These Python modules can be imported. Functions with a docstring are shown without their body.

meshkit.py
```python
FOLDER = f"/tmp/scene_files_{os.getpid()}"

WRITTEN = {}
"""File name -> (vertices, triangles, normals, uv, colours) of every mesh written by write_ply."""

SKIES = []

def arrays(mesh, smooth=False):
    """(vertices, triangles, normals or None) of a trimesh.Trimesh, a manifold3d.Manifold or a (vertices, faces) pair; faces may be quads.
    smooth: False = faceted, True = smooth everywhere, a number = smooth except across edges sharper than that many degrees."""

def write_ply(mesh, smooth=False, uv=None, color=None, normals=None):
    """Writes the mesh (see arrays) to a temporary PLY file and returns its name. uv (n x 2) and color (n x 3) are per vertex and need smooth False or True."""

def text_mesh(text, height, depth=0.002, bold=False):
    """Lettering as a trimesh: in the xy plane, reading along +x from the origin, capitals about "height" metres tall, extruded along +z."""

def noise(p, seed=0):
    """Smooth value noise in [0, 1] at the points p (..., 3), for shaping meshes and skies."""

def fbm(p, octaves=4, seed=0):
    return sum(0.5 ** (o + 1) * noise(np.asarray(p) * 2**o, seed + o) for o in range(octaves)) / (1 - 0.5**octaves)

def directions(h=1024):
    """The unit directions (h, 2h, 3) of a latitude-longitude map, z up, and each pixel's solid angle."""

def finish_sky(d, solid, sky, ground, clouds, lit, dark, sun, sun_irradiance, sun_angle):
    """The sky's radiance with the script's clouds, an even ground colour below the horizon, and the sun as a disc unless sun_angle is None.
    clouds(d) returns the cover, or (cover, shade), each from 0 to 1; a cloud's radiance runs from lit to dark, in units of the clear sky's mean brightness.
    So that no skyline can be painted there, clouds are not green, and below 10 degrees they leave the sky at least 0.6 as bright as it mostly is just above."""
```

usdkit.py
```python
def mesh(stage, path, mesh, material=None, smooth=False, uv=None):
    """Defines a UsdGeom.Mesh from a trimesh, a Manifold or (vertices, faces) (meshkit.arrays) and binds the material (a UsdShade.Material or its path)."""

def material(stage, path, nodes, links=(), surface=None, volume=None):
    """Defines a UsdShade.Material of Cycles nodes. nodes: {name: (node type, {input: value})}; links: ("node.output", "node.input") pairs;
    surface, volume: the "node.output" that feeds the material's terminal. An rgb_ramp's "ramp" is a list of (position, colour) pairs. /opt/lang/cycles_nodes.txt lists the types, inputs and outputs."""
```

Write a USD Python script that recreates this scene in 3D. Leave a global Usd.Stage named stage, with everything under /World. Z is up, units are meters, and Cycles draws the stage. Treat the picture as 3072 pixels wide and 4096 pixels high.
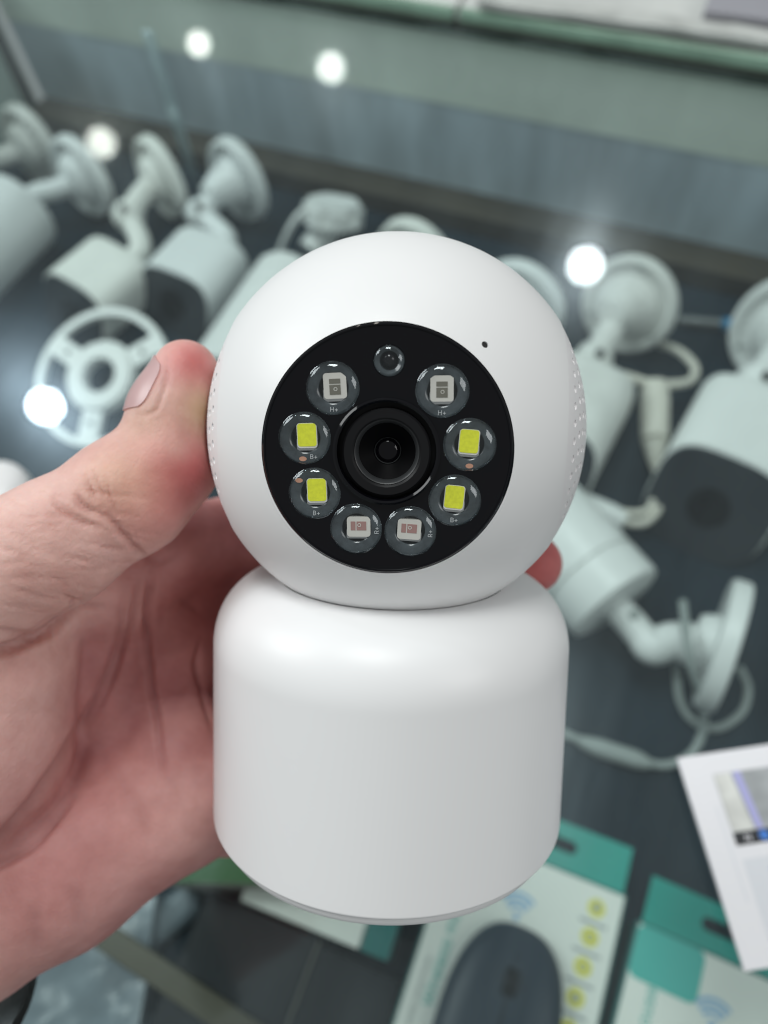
import math, re, random
import numpy as np, trimesh, manifold3d, usdkit, meshkit
from manifold3d import Manifold, CrossSection
from shapely.geometry import Polygon, Point, box as sbox
from shapely import affinity
from pxr import Usd, UsdGeom, UsdLux, UsdShade, Gf, Sdf, Vt

random.seed(7); rng = np.random.default_rng(7)
stage = Usd.Stage.CreateInMemory()
UsdGeom.SetStageUpAxis(stage, 'Z'); UsdGeom.SetStageMetersPerUnit(stage, 1.0)
UsdGeom.Xform.Define(stage, '/World'); UsdGeom.Scope.Define(stage, '/World/Looks')

# ------------------------------------------------------------------ camera
EXPOSURE = 0.0
Z_ = np.array([-.07, .495, .866]); Z_ /= np.linalg.norm(Z_)
X_ = np.array([.914, -.315, .254]); X_ -= Z_ * (X_ @ Z_); X_ /= np.linalg.norm(X_)
M = np.array([X_, np.cross(Z_, X_), Z_])          # rows: world axes seen from the camera (right, up, back)
EYE = np.array([0, 0, .45])                       # above the shelf of the counter (z = 0)
cam = UsdGeom.Camera.Define(stage, '/World/camera')
cam.CreateHorizontalApertureAttr(36.0); cam.CreateVerticalApertureAttr(48.0); cam.CreateFocalLengthAttr(36.0)
cam.CreateFStopAttr(14.0); cam.CreateFocusDistanceAttr(.126); cam.CreateClippingRangeAttr(Gf.Vec2f(.01, 50)); cam.CreateExposureAttr(EXPOSURE)
mat4 = np.eye(4); mat4[:3, :3] = M.T; mat4[3, :3] = EYE
UsdGeom.Xformable(cam).AddTransformOp().Set(Gf.Matrix4d(mat4.tolist()))

# ------------------------------------------------------------------ light: ceiling lamps of the shop, added fill lights
def rect(name, pos, w, h, power, color=(1, 1, 1), aim=(0, 0, -1)):
    l = UsdLux.RectLight.Define(stage, '/World/' + name)
    l.CreateWidthAttr(w); l.CreateHeightAttr(h); l.CreateIntensityAttr(power); l.CreateColorAttr(Gf.Vec3f(*color))
    z = -np.array(aim, float); z /= np.linalg.norm(z)
    x = np.cross([0, 1, 0], z); x /= np.linalg.norm(x); y = np.cross(z, x)
    m = np.eye(4); m[0, :3], m[1, :3], m[2, :3], m[3, :3] = x, y, z, pos
    UsdGeom.Xformable(l).AddTransformOp().Set(Gf.Matrix4d(m.tolist()))
rect('ceiling_panel', (-.42, .50, 2.5), .76, .58, 17.5, (.97, 1.0, .985))
rect('fill_light_left', (-1.75, .0, 1.55), .9, .9, 8.0, (.97, 1.0, 1.0), (1.75, 0, -1.25))  # unseen fill added to brighten the left side
rect('fill_light_right', (1.55, .1, 1.55), .8, .8, 4.2, (1.0, .98, .97), (-1.55, 0, -1.2))  # weaker unseen fill, added to lift the right side
for i, (x, y, w, c) in enumerate([(-3.219, 3.997, .066, (1, .95, .85)), (-2.297, 4.005, .078, (1, .96, .88)), (-3.255, 2.953, .078, (1, .95, .84)), (-.42, 2.894, .075, (1, 1, 1)), (-2.415, 1.263, .068, (.80, .89, 1))]):
    l = UsdLux.SphereLight.Define(stage, '/World/ceiling_spot_%03d' % i)
    l.CreateRadiusAttr(w); l.CreateIntensityAttr([11, 11, 11, 45, 130][i]); l.CreateColorAttr(Gf.Vec3f(*c))
    UsdGeom.Xformable(l).AddTranslateOp().Set(Gf.Vec3d(x, y, 2.5))
dome = UsdLux.DomeLight.Define(stage, '/World/room_glow'); dome.CreateIntensityAttr(1.0)  # even fill dome added for light bounced round the room
dm = usdkit.material(stage, '/World/Looks/room_glow', {'b': ('background_shader', {'color': (.95, 1, 1), 'strength': .29})}, surface='b.background')
UsdShade.MaterialBindingAPI.Apply(dome.GetPrim()).Bind(dm)

# ------------------------------------------------------------------ helpers
_used = {}
def numbered(parent, name):
    k = (parent, name); n = _used.get(k, 0); _used[k] = n + 1
    return name if n == 0 else '%s_%03d' % (name, n)
def path_of(p):
    return '/World' if p is None else str(p.GetPath())
def tag(prim, label=None, cat=None, group=None, kind=None):
    for k, v in (('label', label), ('category', cat), ('group', group), ('kind', kind)):
        if v: prim.SetCustomDataByKey(k, v)
    return prim
def obj(name, mesh, m, parent=None, smooth=35):
    pp = path_of(parent)
    return usdkit.mesh(stage, pp + '/' + numbered(pp, name), mesh, MATS[m] if isinstance(m, str) else m, smooth=smooth).GetPrim()
def thing(name, label, cat, loc=(0, 0, 0), rotz=0, group=None, matrix=None):
    x = UsdGeom.Xform.Define(stage, '/World/' + numbered('/World', name))
    if matrix is not None: x.AddTransformOp().Set(Gf.Matrix4d(np.asarray(matrix).tolist()))
    else:
        x.AddTranslateOp().Set(Gf.Vec3d(*map(float, loc)))
        if rotz: x.AddRotateZOp().Set(float(rotz))
    return tag(x.GetPrim(), label, cat, group)
def tm(mesh):
    if isinstance(mesh, Manifold):
        q = mesh.to_mesh(); return trimesh.Trimesh(q.vert_properties[:, :3], q.tri_verts, process=False)
    return mesh
def cat_(*ms): return trimesh.util.concatenate([tm(m) for m in ms])
def move(m, t=(0, 0, 0), R=None):
    m = tm(m).copy()
    if R is not None: m.apply_transform(np.block([[np.asarray(R, float), np.zeros((3, 1))], [np.zeros((1, 3)), 1]]))
    m.apply_translation(t); return m
def rot(axis, deg): return trimesh.transformations.rotation_matrix(math.radians(deg), axis)[:3, :3]
def align(d):
    """rotation that takes +z to d"""
    return trimesh.geometry.align_vectors([0, 0, 1], np.asarray(d, float) / np.linalg.norm(d))[:3, :3]
def lathe(pts, n=64): return trimesh.creation.revolve(np.asarray(pts, float), sections=n)
def rbox(w, d, h, r=.002, t=(0, 0, 0), seg=8):
    """box with rounded edges, standing on z=0"""
    s = Manifold.sphere(r, seg)
    return move(Manifold.batch_hull([s.translate([x, y, z]) for x in (-w/2 + r, w/2 - r) for y in (-d/2 + r, d/2 - r) for z in (r, h - r)]), t)
def cbox(w, d, h, t=(0, 0, 0)):
    m = trimesh.creation.box((w, d, h)); m.apply_translation((t[0], t[1], t[2] + h / 2)); return m
def extr(poly, h, z=0):
    m = trimesh.creation.extrude_polygon(poly, h, engine='earcut'); m.apply_translation((0, 0, z)); return m
def rrect(w, h, r, n=6): return sbox(-w/2 + r, -h/2 + r, w/2 - r, h/2 - r).buffer(r, quad_segs=n)
def smooth_path(P, n=10):
    P = np.asarray(P, float); Q = np.vstack([2*P[0] - P[1], P, 2*P[-1] - P[-2]]); out = []
    for i in range(1, len(Q) - 2):
        for t in np.linspace(0, 1, n, endpoint=False):
            a, b, c, d = Q[i-1:i+3]
            out.append(.5*(2*b + (c - a)*t + (2*a - 5*b + 4*c - d)*t*t + (3*b - a - 3*c + d)*t**3))
    return np.array(out + [P[-1]])
def tube(P, r, n=12, steps=10):
    P = smooth_path(P, steps) if steps else np.asarray(P, float)
    r = np.full(len(P), r) if np.ndim(r) == 0 else np.interp(np.linspace(0, 1, len(P)), np.linspace(0, 1, len(r)), r)
    T = np.gradient(P, axis=0); T /= np.linalg.norm(T, axis=1)[:, None]
    u = np.cross(T[0], [.3, .2, 1]); u /= np.linalg.norm(u); V = []
    a = np.linspace(0, 2*np.pi, n, endpoint=False)
    for p, t, rr in zip(P, T, r):
        u = u - t*(u @ t); u /= np.linalg.norm(u); w = np.cross(t, u)
        V.append(p + rr*(np.cos(a)[:, None]*u + np.sin(a)[:, None]*w))
    k = len(P); V = np.vstack(V + [P[:1], P[-1:]]); F = []
    for i in range(k - 1):
        for j in range(n):
            q = (i*n + j, i*n + (j+1) % n, (i+1)*n + (j+1) % n, (i+1)*n + j); F += [(q[0], q[1], q[2]), (q[0], q[2], q[3])]
    for j in range(n): F += [(k*n, (j+1) % n, j), (k*n + 1, (k-1)*n + j, (k-1)*n + (j+1) % n)]
    return trimesh.Trimesh(V, F, process=False)

def move_m(m, t, Rm):
    return m.transform(np.hstack([np.asarray(Rm, float), np.asarray(t, float)[:, None]]))

# ------------------------------------------------------------------ materials
MATS = {}
def pbr(name, color, rough=.5, metal=0.0, noise=None, bump=0, bscale=300, stretch=None, **kw):
    """noise: (scale, amount) mottles the colour a little"""
    n = {'p': ('principled_bsdf', {'base_color': color, 'roughness': rough, 'metallic': metal, **kw})}; L = []
    if noise or bump: n['tc'] = ('texture_coordinate', {})
    if noise:
        a = noise[1]; n['n'] = ('noise_texture', {'scale': noise[0], 'detail': 5.0, 'roughness': .6})
        n['r'] = ('rgb_ramp', {'ramp': [(.3, [c*(1 - a) for c in color]), (.7, [min(1, c*(1 + a)) for c in color])]})
        if stretch: n['mp'] = ('mapping', {'scale': stretch})
        L += [('tc.object', 'mp.vector'), ('mp.vector', 'n.vector')] if stretch else [('tc.object', 'n.vector')]
        L += [('n.fac', 'r.fac'), ('r.color', 'p.base_color')]
    if bump:
        n['bn'] = ('noise_texture', {'scale': bscale, 'detail': 3.0}); n['b'] = ('bump', {'strength': bump, 'distance': .0004})
        L += [('tc.object', 'bn.vector'), ('bn.fac', 'b.height'), ('b.normal', 'p.normal')]
    MATS[name] = usdkit.material(stage, '/World/Looks/' + name, n, L, surface='p.BSDF')
def pane(name, tint, smudge=0.0, f0=.04, srough=.3):
    n = {'g': ('geometry', {}), 'd': ('vector_math', {'math_type': 'dot_product'}), 'a': ('math', {'math_type': 'absolute'}), 'i': ('math', {'math_type': 'subtract', 'value1': 1.0}),
         'pw': ('math', {'math_type': 'power', 'value2': 5.0}), 'm': ('math', {'math_type': 'multiply_add', 'value2': 1 - f0, 'value3': f0}),
         't': ('transparent_bsdf', {'color': tint}), 'gl': ('glossy_bsdf', {'color': (.9, .97, 1), 'roughness': .0}), 'mx': ('mix_closure', {})}
    L = [('g.incoming', 'd.vector1'), ('g.normal', 'd.vector2'), ('d.value', 'a.value1'), ('a.value', 'i.value2'), ('i.value', 'pw.value1'), ('pw.value', 'm.value1'), ('m.value', 'mx.fac'), ('t.BSDF', 'mx.closure1'), ('gl.BSDF', 'mx.closure2')]
    out = 'mx.closure'
    if smudge:
        n |= {'tc': ('texture_coordinate', {}), 'mp': ('mapping', {'rotation': (0, 0, .9), 'scale': (22, 4, 1)}), 'nz': ('noise_texture', {'scale': 1.0, 'detail': 6.0, 'roughness': .65}), 'mr': ('map_range', {'from_min': .35, 'from_max': .75, 'to_min': smudge*.3, 'to_max': smudge, 'clamp': True}),
              'gr': ('glossy_bsdf', {'color': (.8, .94, 1), 'roughness': srough}), 'm2': ('mix_closure', {})}
        L += [('tc.object', 'mp.vector'), ('mp.vector', 'nz.vector'), ('nz.fac', 'mr.value'), ('mr.result', 'm2.fac'), ('mx.closure', 'm2.closure1'), ('gr.BSDF', 'm2.closure2')]; out = 'm2.closure'
    MATS[name] = usdkit.material(stage, '/World/Looks/' + name, n, L, surface=out)
pane('counter_glass', (.945, .985, .978), smudge=.06, f0=.028, srough=.19)
pane('clear_plastic', (.97, .98, .985), f0=.06)
pane('hazy_clear', (.86, .9, .9), smudge=.8)
pbr('white_gloss', (.80, .80, .805), .40, bump=.02, bscale=900)
pbr('white_satin', (.80, .80, .80), .42, bump=.03, bscale=1500)
pbr('white_cap', (.80, .785, .79), .45)
pbr('gap_black', (.012, .012, .012), .7)
pbr('piano_black', (.003, .003, .0045), .06, specular_ior_level=.28)
pbr('lens_black', (.002, .002, .0025), .5, specular_ior_level=.05)
pbr('satin_black', (.007, .007, .008), .42, specular_ior_level=.22)
pbr('ring_grey', (.032, .034, .036), .4)
pbr('lens_glass', (.0015, .001, .0025), .03, specular_ior_level=.3)
pbr('flange', (.042, .052, .058), .16, noise=(500, .4))
pbr('led_well', (.01, .01, .012), .3)
pbr('phosphor', (.74, .77, .02), .55, noise=(1500, .10))
pbr('led_white', (.74, .73, .70), .4)
pbr('led_cream', (.62, .60, .55), .4)
pbr('led_window', (.16, .15, .12), .25)
pbr('led_window_pink', (.36, .20, .18), .25)
pbr('led_metal', (.55, .55, .55), .25, metal=.9)
pbr('copper', (.70, .36, .24), .35, metal=.4)
pbr('silkscreen', (.5, .52, .53), .6)
pbr('cam_white', (.78, .79, .78), .38, noise=(30, .03))
pbr('cam_white_warm', (.77, .77, .735), .45, noise=(40, .05))
pbr('cam_white_cool', (.74, .76, .765), .34, noise=(25, .04))
pbr('cam_white_worn', (.70, .70, .675), .5, noise=(60, .09))
pbr('cam_dark', (.016, .02, .026), .3, specular_ior_level=.3)
pbr('cable_grey', (.30, .33, .32), .5)
pbr('cable_cream', (.66, .63, .56), .5)
pbr('shelf_vinyl', (.007, .017, .027), .55, noise=(14, .35), bump=.15, bscale=500, specular_ior_level=.1)
pbr('steel_blue', (.50, .59, .66), .35, metal=.12, noise=(1, .32), stretch=(20, 20, 4), bump=.1, bscale=60)  # stretched noise puts blurred reflections of the shop into the colour
pbr('panel_green', (.76, .84, .75), .35, noise=(1, .12), stretch=(14, 14, 8))  # fainter reflection streaks painted the same way
pbr('side_panel', (.48, .57, .53), .35, noise=(5, .12))
pbr('ledge_wood', (.034, .026, .014), .6, noise=(18, .4))
pbr('frame_dark', (.03, .032, .026), .5)
pbr('glass_edge', (.25, .39, .30), .3, noise=(25, .2))
pbr('plate_frost', (.55, .57, .55), .3, noise=(12, .18))
pbr('bag_white', (.66, .65, .66), .3, noise=(20, .06), bump=.3, bscale=60)
pbr('sleeve', (.44, .46, .44), .3, noise=(30, .22), bump=.3, bscale=60)
pbr('carton_grey', (.28, .28, .31), .5, noise=(10, .08))
pbr('paper', (.80, .80, .83), .5)
pbr('paper_shade', (.70, .72, .76), .5)
pbr('ink_black', (.02, .022, .026), .5)
pbr('ink_grey', (.33, .35, .36), .5, noise=(90, .35))
pbr('ink_pale', (.62, .63, .60), .5, noise=(80, .25))
pbr('ink_violet', (.42, .42, .72), .5)
pbr('ink_blue', (.05, .20, .62), .5)
pbr('teal', (.010, .30, .25), .42, noise=(30, .06))
pbr('teal_print', (.06, .42, .37), .5)
pbr('teal_dark', (.018, .15, .14), .35)
pbr('card_white', (.76, .77, .72), .4, noise=(15, .02))
pbr('yellow_print', (.72, .68, .10), .5)
pbr('wifi_blue', (.28, .46, .66), .5)
pbr('text_grey', (.34, .37, .37), .5)
pbr('mouse_navy', (.016, .030, .048), .4, specular_ior_level=.3)
pbr('mouse_line', (.002, .003, .004), .5, specular_ior_level=.2)
pbr('box_dark', (.009, .011, .014), .45, noise=(12, .4), specular_ior_level=.25)
pbr('green_print', (.004, .075, .006), .5)
pbr('box_grey', (.20, .20, .18), .6)
pbr('olive', (.06, .053, .028), .5, noise=(20, .2))
pbr('pouch', (.15, .185, .21), .3, noise=(14, .25), bump=.25, bscale=40)
pbr('spring_metal', (.45, .46, .46), .3, metal=.9)
pbr('cap_blue', (.02, .26, .52), .3)
pbr('strap_black', (.012, .012, .012), .35, bump=.4, bscale=700)
pbr('nail', (.60, .35, .34), .36, subsurface_weight=.2, subsurface_scale=.002, subsurface_radius=(1, .35, .25), coat_weight=.12, coat_roughness=.3)
# skin: its own red, pale and yellowish zones and painted shade are the mesh's attribute "tone"
MATS['skin'] = usdkit.material(stage, '/World/Looks/skin', {
    'a': ('attribute', {'attribute': 'tone'}), 'tc': ('texture_coordinate', {}),
    'n1': ('noise_texture', {'scale': 95.0, 'detail': 5.0, 'roughness': .6}), 'r1': ('rgb_ramp', {'ramp': [(.3, (.86, .78, .76)), (.7, (1.1, 1.14, 1.13))]}),
    'mx': ('mix', {'mix_type': 'multiply', 'fac': 1.0}),
    'v': ('voronoi_texture', {'feature': 'distance_to_edge', 'scale': 900.0}), 'n2': ('noise_texture', {'scale': 420.0, 'detail': 4.0, 'roughness': .65}), 'w': ('wave_texture', {'scale': 420.0, 'distortion': 9.0, 'detail': 3.0, 'detail_scale': 1.5}),
    'm1': ('math', {'math_type': 'multiply_add', 'value2': .35}), 'm2': ('math', {'math_type': 'multiply_add', 'value2': .03}),
    'b': ('bump', {'strength': .38, 'distance': .0005}),
    'p': ('principled_bsdf', {'roughness': .55, 'subsurface_weight': .22, 'subsurface_scale': .0022, 'subsurface_radius': (1.0, .32, .18), 'specular_ior_level': .33})},
    [('tc.object', 'n1.vector'), ('n1.fac', 'r1.fac'), ('a.color', 'mx.color1'), ('r1.color', 'mx.color2'), ('mx.color', 'p.base_color'), ('tc.object', 'v.vector'), ('tc.object', 'n2.vector'), ('tc.object', 'w.vector'),
     ('v.distance', 'm1.value1'), ('n2.fac', 'm1.value3'), ('w.fac', 'm2.value1'), ('m1.value', 'm2.value3'), ('m2.value', 'b.height'), ('b.normal', 'p.normal')], surface='p.BSDF')

# ------------------------------------------------------------------ the counter: shelf, walls, glass
GZ = .150                                           # underside of the glass top
def struct(name, mesh, m, smooth=35): return tag(obj(name, mesh, m, None, smooth), kind='structure')
struct('shelf', cbox(1.70, 1.02, .018, (-.05, .03, -.018)), 'shelf_vinyl')
bw = thing('back_wall', 'blue grey steel back wall of the counter with a pale green upper band', 'wall', (-.05, .526, 0))
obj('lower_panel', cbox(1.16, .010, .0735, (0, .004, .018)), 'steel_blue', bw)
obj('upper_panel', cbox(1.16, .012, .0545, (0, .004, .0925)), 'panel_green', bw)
obj('ledge', rbox(1.16, .034, .019, .0015, (0, -.012, .0005)), 'ledge_wood', bw)
obj('top_rail', cbox(1.16, .016, .0025, (0, .002, .147)), 'frame_dark', bw)
sw = thing('side_wall', 'pale grey green side wall closing the left end of the counter', 'wall', (-.640, .13, 0))
obj('panel', cbox(.012, .78, .146, (0, 0, .001)), 'side_panel', sw)
obj('corner_post', rbox(.014, .010, .144, .001, (.004, .379, .001)), 'frame_dark', sw)
gt = thing('counter_glass', 'clear glass top of the counter reflecting the ceiling lamps', 'glass top', (-.05, .02, GZ))
obj('pane', cbox(1.62, .99, .006), 'counter_glass', gt, smooth=False)
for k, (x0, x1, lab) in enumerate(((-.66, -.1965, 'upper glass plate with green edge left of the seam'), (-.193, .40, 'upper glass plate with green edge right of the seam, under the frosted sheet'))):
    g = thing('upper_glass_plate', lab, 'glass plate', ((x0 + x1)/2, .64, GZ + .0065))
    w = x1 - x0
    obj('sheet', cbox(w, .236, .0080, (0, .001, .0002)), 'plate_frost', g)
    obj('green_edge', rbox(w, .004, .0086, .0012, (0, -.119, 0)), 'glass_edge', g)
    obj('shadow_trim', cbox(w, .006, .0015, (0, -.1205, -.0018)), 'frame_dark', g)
ap = thing('upright_strip', 'thin hazy see-through strip standing upright before the back wall', 'strip', (-.416, .462, .001))
obj('blade', rbox(.010, .003, .146, .001), 'hazy_clear', ap)  # narrow upright blade, hazy and see-through
# things on the upper plates
bt = thing('plastic_bag', 'white plastic bag flap lying on the left glass plate by the seam', 'bag', (-.235, .60, GZ + .0150))
mb = trimesh.creation.box((.07, .11, .008)).subdivide().subdivide().subdivide().subdivide()
mb.vertices[:, 2] += .006*meshkit.fbm(mb.vertices*60, 3, 3) + .003; obj('film', mb, 'bag_white', bt, smooth=True)
st = thing('glass_offcut', 'green edged glass sliver tilted at the seam between the upper plates', 'glass piece', (-.198, .585, GZ + .0150), -28)
obj('sliver', rbox(.008, .075, .007, .0015), 'glass_edge', st)
fs = thing('frosted_sheet', 'pale frosted plastic sleeve lying along the right glass plate', 'sleeve', (.085, .5315, GZ + .0150), 1.2)
ms = trimesh.creation.box((.53, .014, .004)).subdivide().subdivide().subdivide().subdivide().subdivide()
ms.vertices[:, 2] += .004*meshkit.fbm(ms.vertices*np.array([40, 90, 1]), 3, 5) + .003; obj('film', ms, 'sleeve', fs, smooth=True)
obj('edge_strip', rbox(.53, .0025, .005, .0008, (0, .0085, .001)), 'card_white', fs)
cg = thing('grey_carton', 'flat grey carton at the far right on the upper glass plate', 'carton', (.19, .606, GZ + .0150), 2)
obj('carton', rbox(.46, .12, .012, .002), 'carton_grey', cg)
obj('lid_fold', cbox(.46, .0015, .003, (0, -.0612, .003)), 'card_white', cg)

# ------------------------------------------------------------------ the held camera (lengths in millimetres, then scaled)
BALL = np.array([2.41, 15.97, -151.4])              # centre of the ball seen from the lens
ax = np.array([.0226, .978, .208]); ax /= np.linalg.norm(ax)
fr = np.array([-.064, -.21, .975]); fr -= ax*(fr @ ax); fr /= np.linalg.norm(fr)
sx = np.cross(-fr, ax)
HB = 83.6                                           # ball centre above the foot
D = np.eye(4)
for i, v in enumerate((sx, -fr, ax)): D[i, :3] = M @ v
D[3, :3] = EYE + M @ (BALL - HB*ax)/1000
dev = thing('security_camera', 'white ball headed security camera held upright in the hand', 'camera', matrix=D)
S = .001
def dm_(m):
    m = tm(m).copy(); m.apply_scale(S); return m
def dobj(name, mesh, m, parent=dev, smooth=35): return obj(name, dm_(mesh), m, parent, smooth)
R = 37.0
n_ = 2.15; tt = np.linspace(0, np.pi/2, 28)
prof = [(0, .6), (33.6, .6), (34.6, 0.0), (35.2, .5), (35.5, 2.6)]
dobj('foot', lathe([(0, .4), (33.2, .0), (34.4, .2), (35.2, .9), (35.6, 1.9), (35.6, 3.6), (0, 3.6)], 180), 'white_gloss')
lower = [(0, 3.0), (35.4, 3.0)] + [(36.0 + 1.0*math.sin(a), 4.0 - 1.0*math.cos(a)) for a in np.linspace(0, np.pi/2, 8)]
fil = [(23.1 + 13.1*math.cos(t)**(2/n_), 40.5 + 14.0*math.sin(t)**(2/n_)) for t in tt]
dobj('base', lathe(lower + [(37.0 - .8*k/12, 4.0 + 36.5*k/12) for k in range(1, 12)] + fil + [(22.95, 54.4), (22.75, 53.8), (22.4, 51.5), (0, 48.6)], 220), 'white_gloss')
dobj('seam_gap', lathe([(20.6, 52.6), (22.9, 52.6), (22.9, 54.2), (20.6, 54.2), (20.6, 52.6)], 160), 'gap_black')
C0 = np.array([0, 0, HB])
PR, PH = 19.7, 31.3                                 # black face: radius, distance from the ball's centre
def front(m, x=0, z=0, out=0):
    """a mesh that was built about +z is turned to look out of the face, at (x, z) on it"""
    return move(m, (x, -out, HB + z), rot([1, 0, 0], 90))
ball = Manifold.sphere(R, 240)
ball = ball.trim_by_plane([1, 0, 0], -29.6).trim_by_plane([-1, 0, 0], -29.6)
ball -= Manifold.cylinder(16, PR + .25, PR + .25, 200).rotate([90, 0, 0]).translate([0, -PH + 5.2, 0])
MIC = np.array([14.681, -29.520, 16.794]); mu = MIC/np.linalg.norm(MIC)
ball -= move_m(Manifold.cylinder(3, .56, .56, 24, True), MIC, align(mu))
dobj('ball_head', move(ball, C0), 'white_satin', smooth=28)
dobj('microphone_hole', move(trimesh.creation.cylinder(.62, 1.2, sections=24), C0 + MIC - .85*mu, align(mu)), 'gap_black')
for sgn in (1, -1):
    dome_ = [(0, 28.6), (22.0, 28.6), (22.15, 29.5)] + [(22.15*math.cos(a) if 0 else 40*math.sin(a), 36.2 - 40 + 40*math.cos(a)) for a in np.linspace(math.asin(22.1/40), 0, 30)]
    d = lathe(dome_, 120); d = Manifold(manifold3d.Mesh(vert_properties=d.vertices.astype(np.float32), tri_verts=d.faces.astype(np.uint32)))
    holes = []
    for k in range(1, 9):
        rr = 2.42*k
        for j in range(5*k):
            a = 2*np.pi*(j + .5*(k % 2))/(5*k) + .13*k
            z = 36.2 - 40 + math.sqrt(1600 - rr*rr)
            holes.append(Manifold.sphere(.70, 10).translate([rr*math.cos(a), rr*math.sin(a), z + .08]))
    d = d - Manifold.batch_boolean(holes, manifold3d.OpType.Add)
    dobj('speaker_cap', move(d, C0, rot([0, 1, 0], 90*sgn)), 'white_cap', smooth=25)
LED = [(332, 385.4, 'ir'), (440.6, 385.4, 'ir'), (303.9, 436, 'w'), (469.7, 437.6, 'w'), (314.3, 492.3, 'w'), (457.3, 494.8, 'w'), (357.4, 528, 'red'), (413.3, 528.8, 'red')]
xy = lambda px, py: ((px - 387)*.1563, -(py - 447)*.1563)
plate = Point(0, 0).buffer(PR - .12, quad_segs=48)
for px, py, _ in LED: plate = plate.difference(Point(*xy(px, py)).buffer(4.15, quad_segs=14))
plate = plate.difference(Point(*xy(387.3, 357.2)).buffer(2.45, quad_segs=12)).difference(Point(0, 0).buffer(8.3, quad_segs=24))
fp = dobj('face_plate', front(extr(plate, 1.0), 0, 0, PH - 1.0), 'piano_black', smooth=25)
dobj('plate_rim', front(lathe([(PR - .55, PH - .3), (PR - .35, PH + .12), (PR - .1, PH + .18), (PR + .12, PH - .1), (PR + .12, PH - 1.0), (PR - .55, PH - 1.0), (PR - .55, PH - .3)], 180)), 'piano_black')
dobj('circuit_board', front(trimesh.creation.cylinder(PR - .1, .6, sections=90), 0, 0, PH - 4.2), 'led_well')
def text(t, h): return meshkit.text_mesh(t, h, .06)
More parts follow.
